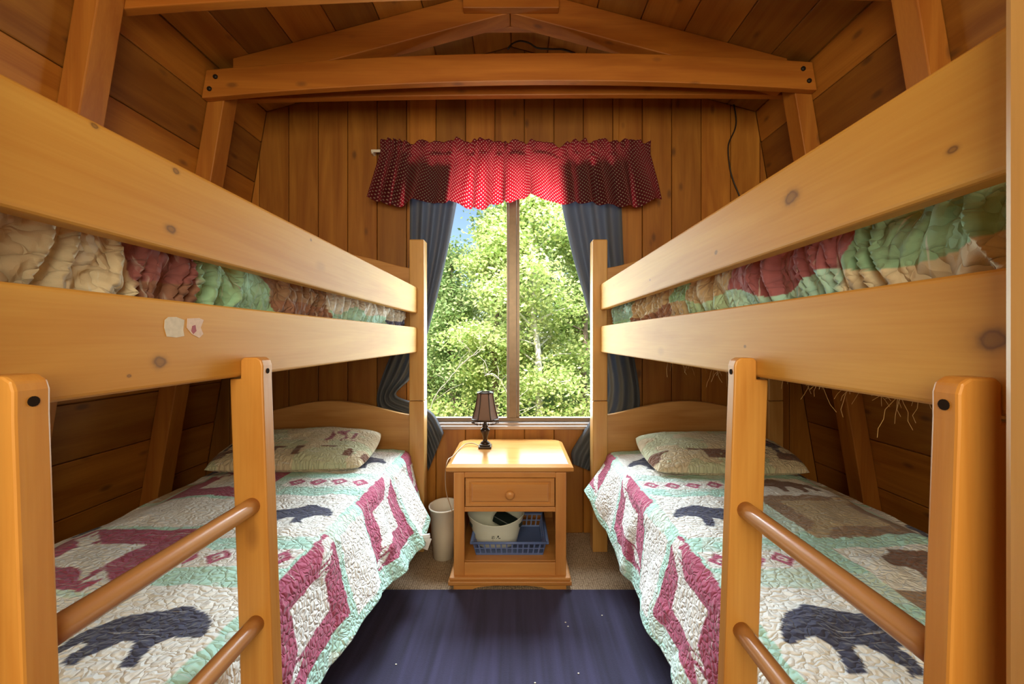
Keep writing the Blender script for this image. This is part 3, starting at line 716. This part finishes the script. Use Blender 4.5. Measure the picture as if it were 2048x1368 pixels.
mb.box(lx-.036, lx+.036, ly-.036, ly+.036, NZ+.001, NZ+.012, .003).box(lx-.029, lx+.029, ly-.029, ly+.029, NZ+.012, NZ+.022, .003)
obj('lamp_base', mb, dkm, lm)
prof = [(.026, .022), (.024, .03), (.015, .036), (.010, .045), (.013, .052), (.017, .07), (.024, .088), (.027, .098), (.022, .106), (.013, .112), (.017, .118), (.012, .126), (.008, .14), (.006, .165), (.006, .2)]
obj('lamp_stem', MB().lathe([(r, NZ+z) for r, z in prof], (lx, ly, 0), 20), dkm, lm)
sp = [(.073, .158), (.066, .175), (.058, .205), (.050, .245), (.044, .285), (.042, .306)]
rot = PI/6+PI/6*0
mb = MB()
mb.lathe([(r, NZ+z) for r, z in sp], (lx, ly, 0), 6, caps=(False, False), rot=0, smooth=False)
mb.lathe([(r-.002, NZ+z) for r, z in sp][::-1], (lx, ly, 0), 6, caps=(False, False), rot=0, smooth=False)
shade = obj('lamp_shade', mb, shm, lm)
mb = MB()
for k in range(6):
    a = k*PI/3; mb.tube([(lx+r*1.01*math.cos(a), ly+r*1.01*math.sin(a), NZ+z) for r, z in sp], .0033, 6)
for r, z in (sp[0], sp[-1]):
    ring = [(lx+r*1.01*math.cos(k*PI/3), ly+r*1.01*math.sin(k*PI/3), NZ+z) for k in range(7)]
    for k in range(6): mb.tube([ring[k], ring[k+1]], .0045, 6)
mb.tube([(lx-.04, ly, NZ+.296), (lx+.04, ly, NZ+.296)], .0015, 5)
obj('shade_trim', mb, dkm, shade)
mb = MB()
for k in range(6):
    for j in range(5):
        a, b_ = k*PI/3, (k+1)*PI/3; u = j/5
        x = lx+.073*(math.cos(a)*(1-u)+math.cos(b_)*u); y = ly+.073*(math.sin(a)*(1-u)+math.sin(b_)*u)
        mb.sphere((x, y, NZ+.147), .0022, seg=6).sphere((x, y, NZ+.139), .0036, sz=1.5, seg=6)
        mb.tube([(x, y, NZ+.158), (x, y, NZ+.14)], .0007, 3, False)
meta(obj('bead_fringe', mb, dkm, shade), kind='stuff')
cord_m = plain('lamp_cord_brown', (.30, .20, .12), .5)
pts = [(lx-.034, ly+.005, NZ+.006), (lx-.07, ly+.04, NZ+.012), (lx-.11, ly+.03, NZ+.012), (lx-.135, ly-.04, NZ+.004), (-.325, 2.08, NZ+.003), (-.340, 2.03, NZ+.001), (-.3445, 1.99, .565), (-.346, 1.985, .50), (-.340, 1.985, .44), (-.325, 1.985, .39), (-.312, 1.985, .35)]
def smooth_pts(P, n=6):
    P = [Vector(p) for p in P]; out = []
    for i in range(len(P)-1):
        p0, p1, p2, p3 = P[max(i-1, 0)], P[i], P[i+1], P[min(i+2, len(P)-1)]
        for k in range(n):
            t = k/n; out.append(.5*((2*p1)+(p2-p0)*t+(2*p0-5*p1+4*p2-p3)*t*t+(3*p1-p0-3*p2+p3)*t**3))
    return out+[P[-1]]
obj('power_cord', MB().tube(smooth_pts(pts), .0024, 6), cord_m, lm)

# ------------------------------------------------------------------ things in the nightstand
blue_m = plain('blue_grey_plastic', (.11, .17, .40), .4)
def basket():
    x0, x1, y0, y1, z0, z1, tp = -.215, .150, 2.0, 2.33, SH+.0008, .193, .016
    t = thing('storage_basket', ((x0+x1)/2, (y0+y1)/2, z0), 'blue plastic slotted basket on the open shelf of the nightstand', 'basket')
    obj('basket_floor', MB().box(x0+tp, x1-tp, y0+tp, y1-tp, z0, z0+.004, .001), blue_m, t)
    mb = MB(); o = .006
    for a, b_ in (((x0-o, y0-o), (x1+o, y0-o)), ((x1+o, y0-o), (x1+o, y1+o)), ((x1+o, y1+o), (x0-o, y1+o)), ((x0-o, y1+o), (x0-o, y0-o))):
        mb.tube([(a[0], a[1], z1), (b_[0], b_[1], z1)], .0065, 8)
        mb.sphere((a[0], a[1], z1), .0066, seg=8)
    obj('basket_rim', mb, blue_m, t)
    h = z1-z0
    for side in range(4):
        mb = MB()
        def P(u, v, d):                                  # u along, v up 0..1
            i = tp*(1-v)
            if side == 0: return (x0+i+(x1-x0-2*i)*u, y0+i+d, z0+h*v)
            if side == 1: return (x1-i-d, y0+i+(y1-y0-2*i)*u, z0+h*v)
            if side == 2: return (x1-i-(x1-x0-2*i)*u, y1-i-d, z0+h*v)
            return (x0+i+d, y1-i-(y1-y0-2*i)*u, z0+h*v)
        def bar(u0, u1, v0, v1):
            mb.hull8([P(u0, v0, 0), P(u1, v0, 0), P(u1, v0, .0025), P(u0, v0, .0025), P(u0, v1, 0), P(u1, v1, 0), P(u1, v1, .0025), P(u0, v1, .0025)], 0)
        n = 13
        for v0, v1 in ((0, .16), (.48, .56), (.90, 1)): bar(0, 1, v0, v1)
        for k in range(n+1):
            w = .012 if k in (0, n) else .0105
            u = k/n; bar(max(0, u-w), min(1, u+w), .16, .48); bar(max(0, u-w), min(1, u+w), .56, .90)
        obj('basket_side', mb, blue_m, t)
basket()
tubm = plain('pale_plastic_tub', (.66, .68, .60), .45)
def tubwarp(p):
    k = max(0, p.z)/.125
    z = p.z+(abs(p.x)/.15)**2*.028*k
    return Vector((p.x, p.y, z))
tcx, tcy, tz = -.105, 2.135, SH+.0065
tt = thing('oval_tub', (tcx, tcy, tz), 'pale oval plastic tub standing in the blue basket', 'tub')
pr = [(.70, 0), (.74, .004), (.80, .04), (.90, .085), (1.0, .125), (1.012, .128), (1.0, .130), (.985, .128), (.885, .085), (.785, .04), (.725, .008)]
mb = MB().lathe([(r*.148, z) for r, z in pr], (tcx, tcy, tz), 48, 1, .70, (True, True), warp=tubwarp)
obj('tub_body', mb, tubm, tt)
holem = plain('dark_handle_slot', (.03, .04, .04), .6)
for s_ in (-1, 1):
    mb = MB(); mb.prism([(-.020, -.009), (.02, -.009), (.022, .006), (.016, .010), (-.016, .010), (-.022, .006)],
                        lambda u, v, d: (tcx+s_*(.138+d*.6)*math.cos(u/.11*.9+.35*1), tcy-.70*.148*math.sin(u/.11*.9+.35)*.95-.0, tz+.107+v), 0, .006, 0)
    obj('handle_slot', mb, holem, tt)
mb = MB()
for u0, u1, v0, v1 in ((-.018, -.004, .070, .073), (-.019, -.012, .060, .066), (-.010, -.004, .061, .065), (.010, .018, .066, .076), (.004, .009, .060, .063), (.015, .026, .058, .062), (-.016, -.009, .052, .054)):
    def mp(u, v, d):
        r = .148*np.interp(v, [0, .04, .085, .125], [.72, .80, .90, 1.0])+.0006+d
        return (tcx+u, tcy-.70*math.sqrt(max(0, r*r-u*u)), tz+v)
    mb.prism([(u0, v0), (u1, v0), (u1+.001, v1), (u0+.002, v1)], mp, 0, .0004, 0)
obj('printed_mark', mb, holem, tt)
bb = MB(); M = Matrix.Translation((-.055, 2.165, tz+.10)) @ Matrix.Rotation(-.35, 4, 'Z') @ Matrix.Rotation(.35, 4, 'Y') @ Matrix.Rotation(.25, 4, 'X')
bb.box(-.062, .055, -.036, .036, -.02, .02, .006, seg=3, M=M)
meta(obj('dark_case', bb, plain('black_plastic_case', (.012, .02, .02), .35), None, (-.055, 2.165, tz+.05)), 'black plastic case lying inside the pale tub', 'case')

# waste bin
binm = plain('white_plastic_bin', (.66, .60, .52), .45)
bxc, byc = -.398, 2.245
mb = MB(); pr = [(.055, .001), (.060, .004), (.070, .14), (.080, .272), (.084, .274), (.084, .279), (.079, .280), (.076, .272), (.066, .14), (.056, .012)]
mb.lathe(pr, (bxc, byc, 0), 40, 1, 1.22)
meta(obj('waste_bin', mb, binm, None, (bxc, byc, 0)), 'white plastic waste bin on the carpet between left bunk and nightstand', 'bin')

# ------------------------------------------------------------------ rug
m, nt, b = newmat('navy_plush_rug'); L = nt.links.new
tc = node(nt, 'ShaderNodeTexCoord'); mp_ = node(nt, 'ShaderNodeMapping'); mp_.inputs['Scale'].default_value = (26, 1.4, 1); L(tc.outputs['Object'], mp_.inputs[0])
n1 = node(nt, 'ShaderNodeTexNoise', i_Scale=1.0, i_Detail=2.0); L(mp_.outputs[0], n1.inputs['Vector'])
n2 = node(nt, 'ShaderNodeTexNoise', i_Scale=420.0, i_Detail=2.0); L(tc.outputs['Object'], n2.inputs['Vector'])
r = node(nt, 'ShaderNodeMapRange'); r.inputs['From Min'].default_value = .35; r.inputs['From Max'].default_value = .75; L(n1.outputs['Fac'], r.inputs[0])
mx = node(nt, 'ShaderNodeMix', data_type='RGBA'); mx.inputs[6].default_value = (.010, .008, .028, 1); mx.inputs[7].default_value = (.036, .030, .085, 1); L(r.outputs[0], mx.inputs[0]); L(mx.outputs[2], b.inputs['Base Color'])
ad = node(nt, 'ShaderNodeMath', operation='MULTIPLY_ADD', i_1=.4); L(n2.outputs['Fac'], ad.inputs[0]); L(n1.outputs['Fac'], ad.inputs[2])
bp = node(nt, 'ShaderNodeBump', i_Strength=.5, i_Distance=.006); L(ad.outputs[0], bp.inputs['Height']); L(bp.outputs[0], b.inputs['Normal'])
b.inputs['Roughness'].default_value = .9; b.inputs['Sheen Weight'].default_value = .5; b.inputs['Sheen Tint'].default_value = (.4, .4, .8, 1); b.inputs['Sheen Roughness'].default_value = .4
mb = MB(); mb.box(-1.05, .95, .375, 1.925, .0005, .008, .003)
meta(obj('rug', mb, m, None, (-.05, 1.15, 0)), 'dark navy plush rug on the carpet between the bunks', 'rug')
lint_m = plain('white_lint', (.8, .78, .74), .9)
for px, py in ((1204, 1231), (1131, 1245), (1136, 1253), (1157, 1347), (1070, 1366), (792, 1329)):
    Y = (CH-.009)*FPX/(py-VY); p = at(px, py, Y); mb = MB().sphere((p.x, p.y, .0098), .0028, sx=1.4, sz=.6, seg=6)
    meta(obj('lint_speck', mb, lint_m, None, (p.x, p.y, .008)), 'tiny white lint speck on the navy rug', 'lint', 'white lint specks on the rug')

# ------------------------------------------------------------------ curtains, valance, rod
def cloth(name, base, transl, tc_, dots=None, rough=.9):
    m, nt, b = newmat(name); L = nt.links.new
    b.inputs['Base Color'].default_value = (*base, 1); b.inputs['Roughness'].default_value = rough; b.inputs['Specular IOR Level'].default_value = .2
    tl = node(nt, 'ShaderNodeBsdfTranslucent'); tl.inputs[0].default_value = (*tc_, 1)
    if dots:
        uv = node(nt, 'ShaderNodeUVMap'); mp = node(nt, 'ShaderNodeMapping'); mp.inputs['Rotation'].default_value = (0, 0, PI/4); mp.inputs['Scale'].default_value = (dots[0],)*3; L(uv.outputs[0], mp.inputs[0])
        vo = node(nt, 'ShaderNodeTexVoronoi', i_Scale=1.0, voronoi_dimensions='2D'); vo.inputs['Randomness'].default_value = 0; L(mp.outputs[0], vo.inputs['Vector'])
        lt = node(nt, 'ShaderNodeMapRange'); lt.inputs['From Min'].default_value = .27; lt.inputs['From Max'].default_value = .19; L(vo.outputs['Distance'], lt.inputs[0])
        for tgt, c0, c1 in ((b.inputs['Base Color'], base, dots[1]), (tl.inputs[0], tc_, dots[2])):
            mx = node(nt, 'ShaderNodeMix', data_type='RGBA'); mx.inputs[6].default_value = (*c0, 1); mx.inputs[7].default_value = (*c1, 1); L(lt.outputs[0], mx.inputs[0]); L(mx.outputs[2], tgt)
    ms = node(nt, 'ShaderNodeMixShader', i_0=transl); L(b.outputs[0], ms.inputs[1]); L(tl.outputs[0], ms.inputs[2]); L(ms.outputs[0], nt.nodes['Material Output'].inputs[0])
    return m
val_m = cloth('dotted_burgundy_cotton', (.070, .022, .030), (.56), (.75, .07, .13), (66, (.50, .36, .30), (1.0, .72, .70)))
cur_m = cloth('slate_curtain', (.115, .125, .15), .22, (.24, .27, .34))
# valance
nu, nv = 420, 46
u = np.linspace(0, 1, nu); v = np.linspace(0, 1, nv); U, Vv = np.meshgrid(u, v, indexing='ij')
CYV = 2.398
xt = -.80+U*1.595; xb = -.875+U*1.745
head = Vv < .20
k = np.clip((Vv-.16)/.84, 0, 1)
X = xt+(xb-xt)*k
hemz = 2.005+.016*np.sin(U*23+1+3*fbm(U*5, U*0, 2))+.014*np.sin(U*13+.4)+(fbm(U*11, U*0, 3)-.45)*.06
topz = 2.372+.006*np.sin(U*55)+(fbm(U*24, U*0, 5)-.45)*.07-.006*np.abs(U-.5)
Z = topz+(hemz-topz)*Vv
ph = U*2*PI*13+11*fbm(U*6, U*0, 8)*2
Yv = CYV-(.010+.020*k)*(.5+fbm(U*12, U*0, 21))*np.sin(ph)-.012*np.sin(U*2*PI*7.3+1.2*k)*k-.03*k*(fbm(U*8, Vv*1.5, 4)-.3)
Yv = np.where(head, CYV-.004-.016*np.sin(ph*1.7+1)*(1-Vv/.20)-.004*np.sin(ph), Yv)
X = X+.012*np.cos(ph)*(.3+k)*.5
uvv = np.stack([U*2.0, Vv*.38], -1)
vo_ = grid_obj('valance', np.stack([X, Yv, Z], -1), val_m, None, (0, CYV, 2.0), uvv, None, .0012)
meta(vo_, 'gathered burgundy valance with pale dots above the window', 'valance')
rodm = plain('white_curtain_rod', (.75, .70, .62), .4)
rd = thing('curtain_rod', (0, 2.44, 2.335), 'white flat curtain rod end showing left of the valance', 'curtain rod')
obj('rod', MB().box(-.878, .80, 2.4515, 2.4585, 2.329, 2.345, .002), rodm, rd)
for x in (-.872, .794): obj('bracket', MB().box(x-.006, x+.006, 2.4585, 2.4995, 2.325, 2.347, .001), rodm, rd)

def curtain(rows, yc, label, npl, seed):
    rows = np.array(rows, float); nr = len(rows); t = np.arange(nr); tt_ = np.linspace(0, nr-1, 130)
    def cr(col):                                          # smooth interpolation
        out = np.interp(tt_, t, col); ker = np.ones(9)/9; p_ = np.pad(out, 4, mode='edge'); return np.convolve(p_, ker, 'valid')
    ox, oy, ix, iy, am = [cr(rows[:, i]) for i in range(5)]
    w = np.linspace(0, 1, 90)
    PX = ox[:, None]*(1-w)+ix[:, None]*w; PY = oy[:, None]*(1-w)+iy[:, None]*w
    ph = w[None, :]*2*PI*npl+1.5*fbm(np.linspace(0, 3, 130)[:, None]+w[None, :]*2, w[None, :]*3+0*tt_[:, None], seed)
    Y = yc+am[:, None]*np.sin(ph)
    X = (PX-VX)/FPX*Y; Z = CH-(PY-VY)/FPX*Y
    o = grid_obj('curtain', np.stack([X, Y, Z], -1), cur_m, None, (float(X.mean()), yc, float(Z.min())), np.stack([PX, PY], -1)/400, None, .0015)
    return meta(o, label, 'curtain')
curtain([(822, 330, 925, 330, .020), (820, 405, 914, 405, .020), (820, 500, 896, 500, .018), (812, 600, 873, 600, .016), (790, 690, 849, 690, .013), (765, 750, 828, 752, .012), (752, 795, 790, 785, .010), (758, 822, 796, 795, .009), (800, 838, 838, 808, .010), (836, 872, 868, 826, .014), (846, 905, 884, 858, .016), (858, 945, 888, 866, .012)],
        2.452, 'dark slate curtain swept back behind the left bunk post', 4, 3)
curtain([(1240, 330, 1112, 330, .020), (1243, 405, 1122, 405, .020), (1246, 500, 1143, 505, .018), (1252, 600, 1170, 600, .016), (1264, 690, 1193, 690, .014), (1278, 770, 1206, 770, .013), (1281, 815, 1196, 815, .014), (1262, 850, 1178, 846, .015), (1245, 890, 1156, 880, .016), (1222, 925, 1141, 905, .016), (1192, 950, 1146, 930, .012)],
        2.452, 'dark slate curtain hanging behind the right bunk post', 4, 6)

# ------------------------------------------------------------------ cables
cab_m = plain('black_cable', (.02, .013, .01), .5)
def cable(name, pts, r, label):
    P = [at(*p) if isinstance(p[0], int) else Vector(p) for p in pts]
    o = obj(name, MB().tube(smooth_pts(P), r, 6), cab_m, None, tuple(P[0])); return meta(o, label, 'cable')
cable('hanging_cable', [(1466, 202, 2.49), (1472, 235, 2.49), (1470, 258, 2.49), (1457, 290, 2.49), (1459, 330, 2.49), (1466, 360, 2.49), (1480, 395, 2.49), (1488, 430, 2.49)], .004, 'thin black cable hanging down the back wall right of the valance')
cable('loose_wire', [(1016, 98, 2.34), (1024, 88, 2.36), (1040, 82, 2.37), (1058, 86, 2.38), (1075, 96, 2.38), (1100, 98, 2.39), (1125, 99, 2.4), (1150, 107, 2.4)], .005, 'black wire looping along the peak above the collar beam')
cable('wire_coil', [(1262, 112, 2.40), (1262, 98, 2.40), (1272, 95, 2.41), (1280, 104, 2.41), (1284, 96, 2.42), (1290, 100, 2.42), (1305, 105, 2.42), (1330, 108, 2.42)], .004, 'small black wire coil above the right half of the collar beam')

# ------------------------------------------------------------------ outdoors
gr_m = plain('meadow_ground', (.20, .26, .07), .95, vary=.9)
n = 60; gx = np.linspace(-16, 16, n); gy = np.linspace(3.2, 40, n); GX, GY = np.meshgrid(gx, gy, indexing='ij')
def gz(x, y): return -.95+.10*np.clip(y-4.5, 0, 14)+.15*(fbm(x*.5+20, y*.5, 9)-.45)
o = grid_obj('ground', np.stack([GX, GY, gz(GX, GY)], -1)[:, ::-1], gr_m); struct(o)
def leafmat(name, a, b_):
    m, nt, b = newmat(name); L = nt.links.new; geo = node(nt, 'ShaderNodeNewGeometry')
    mx = node(nt, 'ShaderNodeMix', data_type='RGBA'); mx.inputs[6].default_value = (*a, 1); mx.inputs[7].default_value = (*b_, 1); L(geo.outputs['Random Per Island'], mx.inputs[0]); L(mx.outputs[2], b.inputs['Base Color'])
    b.inputs['Roughness'].default_value = .6; b.inputs['Specular IOR Level'].default_value = .3
    tl = node(nt, 'ShaderNodeBsdfTranslucent'); L(mx.outputs[2], tl.inputs[0]); ms = node(nt, 'ShaderNodeMixShader', i_0=.4); L(b.outputs[0], ms.inputs[1]); L(tl.outputs[0], ms.inputs[2]); L(ms.outputs[0], nt.nodes['Material Output'].inputs[0])
    return m
leaf_a = leafmat('yellow_green_leaves', (.30, .44, .11), (.72, .74, .32))
leaf_b = leafmat('mid_green_leaves', (.19, .33, .10), (.55, .62, .28))
leaf_c = leafmat('shrub_leaves', (.20, .34, .06), (.60, .56, .22))
bark_m = plain('grey_brown_bark', (.20, .14, .10), .9, vary=14); birch_m = plain('pale_birch_bark', (.62, .58, .52), .8, vary=16)
def leaves(name, C, n_per, spread, size, mat, parent, seed):
    r = np.random.default_rng(seed); C = np.repeat(np.array(C), n_per, 0); N = len(C)
    P = C+r.normal(0, 1, (N, 3))*spread*np.array((1, 1, .75))
    a = r.normal(0, 1, (N, 3)); a[:, 2] *= .6; a /= np.linalg.norm(a, axis=1)[:, None]
    b = np.cross(a, r.normal(0, 1, (N, 3))); b /= np.linalg.norm(b, axis=1)[:, None]
    s = size*r.uniform(.6, 1.3, (N, 1))
    V = np.stack([P-a*s, P+b*s*.55-a*s*.1, P+a*s, P-b*s*.55-a*s*.1], 1).reshape(-1, 3)-np.array(root_loc(parent))
    me = bpy.data.meshes.new(name); me.from_pydata(V.tolist(), [], np.arange(N*4).reshape(N, 4).tolist()); me.materials.append(mat)
    o = bpy.data.objects.new(name, me); COL.objects.link(o); o.parent = parent; return o
def tree(x, y, h, cr, leafm, barkm, label, seed, trunk=.06, low=.25, dens=70, size=.055, lean=0, group='trees outside the window', nb=30):
    r = random.Random(seed); z0 = float(gz(np.array(x), np.array(y)))
    t = thing('tree', (x, y, z0), label, 'tree', group)
    P = [Vector((x+lean*k/8+r.uniform(-.05, .05)*(k > 0), y+r.uniform(-.05, .05)*(k > 0), z0-.02+h*k/8)) for k in range(9)]
    mb = MB().tube(P, [trunk*(1-.1*k) for k in range(9)], 8)
    C = []
    for i in range(nb):
        f = low+(1-low)*r.random(); k = min(7, int(f*8)); p = P[k].lerp(P[k+1], f*8-k)
        a = r.uniform(0, 2*PI); ln = cr*(1-.55*abs(f-.45)/.55)*r.uniform(.5, 1.1)
        e = p+Vector((math.cos(a)*ln, math.sin(a)*ln, ln*r.uniform(.1, .7))); mid = p.lerp(e, .5)+Vector((0, 0, .08*ln))
        mb.tube([p, mid, e], [trunk*.3, trunk*.18, trunk*.08], 5, False)
        for q in (.45, .7, .9, 1.05): C.append(p.lerp(e, q)+Vector((r.uniform(-.1, .1), r.uniform(-.1, .1), r.uniform(-.05, .12))))
    obj('trunk', mb, barkm, t)
    leaves('foliage', [tuple(c) for c in C], dens, .17*cr/.9, size, leafm, t, seed)
    return t
def wx(px, y): return (px-VX)/FPX*y
TR = [
 (905, 8.6, 3.5, 1.0, leaf_b, bark_m, 'green tree at the left edge of the left window pane'),
 (985, 7.6, 4.1, .8, leaf_a, bark_m, 'bright leafy tree with dark forked trunk left of the window mullion'),
 (1085, 7.2, 4.6, .95, leaf_a, birch_m, 'bright green tree with pale trunk just right of the window mullion'),
 (1165, 8.2, 4.4, 1.0, leaf_a, bark_m, 'yellow green tree at the right edge of the right window pane'),
 (850, 11.5, 3.9, 1.4, leaf_b, bark_m, 'taller darker tree standing behind the left pane trees'),
 (1035, 12.0, 5.2, 1.3, leaf_b, bark_m, 'tall darker tree standing behind the window mullion'),
 (1145, 12.5, 7.2, 1.6, leaf_b, bark_m, 'tallest darker tree behind the right window pane'),
 (1260, 11.0, 6.0, 1.5, leaf_b, bark_m, 'darker tree past the right end of the window'),
 (770, 10.0, 4.4, 1.2, leaf_a, bark_m, 'leafy tree past the left end of the window'),
]
for i, (px, y, h, cr, lm_, bm_, lab) in enumerate(TR):
    tree(wx(px, y), y, h, cr, lm_, bm_, lab, 100+i, trunk=.05+.004*y, low=.15 if y < 9 else .1, dens=115 if y < 9 else 80, size=.040 if y < 9 else .068, nb=34 if y < 9 else 44, lean=.25*math.sin(i*2.3))
SHR = [(870, 7.0, .55, 'low leafy shrub at the bottom left of the left pane'), (925, 9.5, .8, 'broad shrub on the grass behind the lamp shade'), (1075, 6.6, .5, 'low shrub at the foot of the mullion on the right'), (1150, 6.9, .65, 'shrub low in the middle of the right pane'), (1215, 7.2, .6, 'shrub low at the right end of the window')]
for i, (px, y, r_, lab) in enumerate(SHR):
    x = wx(px, y); z = float(gz(np.array(x), np.array(y))); t = thing('shrub', (x, y, z), lab, 'shrub', 'shrubs outside the window'); rr_ = random.Random(i+50); C = []; mb = MB()
    for k in range(26):
        a = rr_.uniform(0, 2*PI); q = rr_.random()**.6*r_; e = Vector((x+math.cos(a)*q, y+math.sin(a)*q, z+rr_.uniform(.15, 1.0)*r_*1.3)); C.append(tuple(e))
        if k < 12: mb.tube([(x, y, z-.02), (x+(e.x-x)*.4, y+(e.y-y)*.4, z+(e.z-z)*.6), e], [.014, .009, .004], 4, False)
    obj('stems', mb, bark_m, t); leaves('foliage', C, 70, .14, .036, leaf_c, t, i+70)
# dead branches
dead_m = plain('weathered_dead_wood', (.40, .34, .28), .9, vary=20)
for i, (p, lab) in enumerate(([[(862, 812, 6.6), (905, 750, 6.6), (930, 722, 6.6), (955, 706, 6.6), (972, 690, 6.6)], 'pale fallen dead branch low in the left pane'], [[(1040, 840, 6.3), (1016, 790, 6.3), (1002, 762, 6.3), (985, 748, 6.3), (970, 752, 6.3)], 'pale dead branch bending over beside the mullion'])):
    P = [at(*q) for q in p]; z = float(gz(np.array(P[0].x), np.array(P[0].y))); P = [Vector((P[0].x, P[0].y, z-.02))]+P
    mb = MB().tube([p+Vector((random.uniform(-.012, .012), 0, random.uniform(-.012, .012))) for p in smooth_pts(P)], .007, 6)
    for k in range(1, len(P)-1):
        for j in range(3):
            d = Vector((random.uniform(-.15, .25), random.uniform(-.1, .1), random.uniform(.05, .22))); q0 = P[k].lerp(P[k+1], random.random())
            mb.tube([q0, q0+d, q0+d*1.6+Vector((random.uniform(-.08, .08), 0, -.02))], [.005, .0035, .0015], 5)
    meta(obj('dead_branch', mb, dead_m, None, tuple(P[0])), lab, 'branch')
# grass
r = np.random.default_rng(77); N = 16000
x = r.uniform(-4, 3, N); y = r.uniform(5.2, 13, N); z = gz(x, y); hgt = r.uniform(.08, .26, N); a = r.uniform(0, 2*PI, N); w = .012
tip = np.stack([x+r.normal(0, .07, N), y+r.normal(0, .07, N), z+hgt], -1)
B0 = np.stack([x-np.cos(a)*w, y-np.sin(a)*w, z-.01], -1); B1 = np.stack([x+np.cos(a)*w, y+np.sin(a)*w, z-.01], -1)
V = np.stack([B0, B1, tip], 1).reshape(-1, 3)
me = bpy.data.meshes.new('grass'); me.from_pydata(V.tolist(), [], np.arange(N*3).reshape(N, 3).tolist()); me.materials.append(leafmat('grass_blades', (.22, .36, .06), (.55, .58, .20)))
o = bpy.data.objects.new('grass', me); COL.objects.link(o); meta(o, 'sunlit green meadow grass beneath the trees outside', 'grass', None, 'stuff')
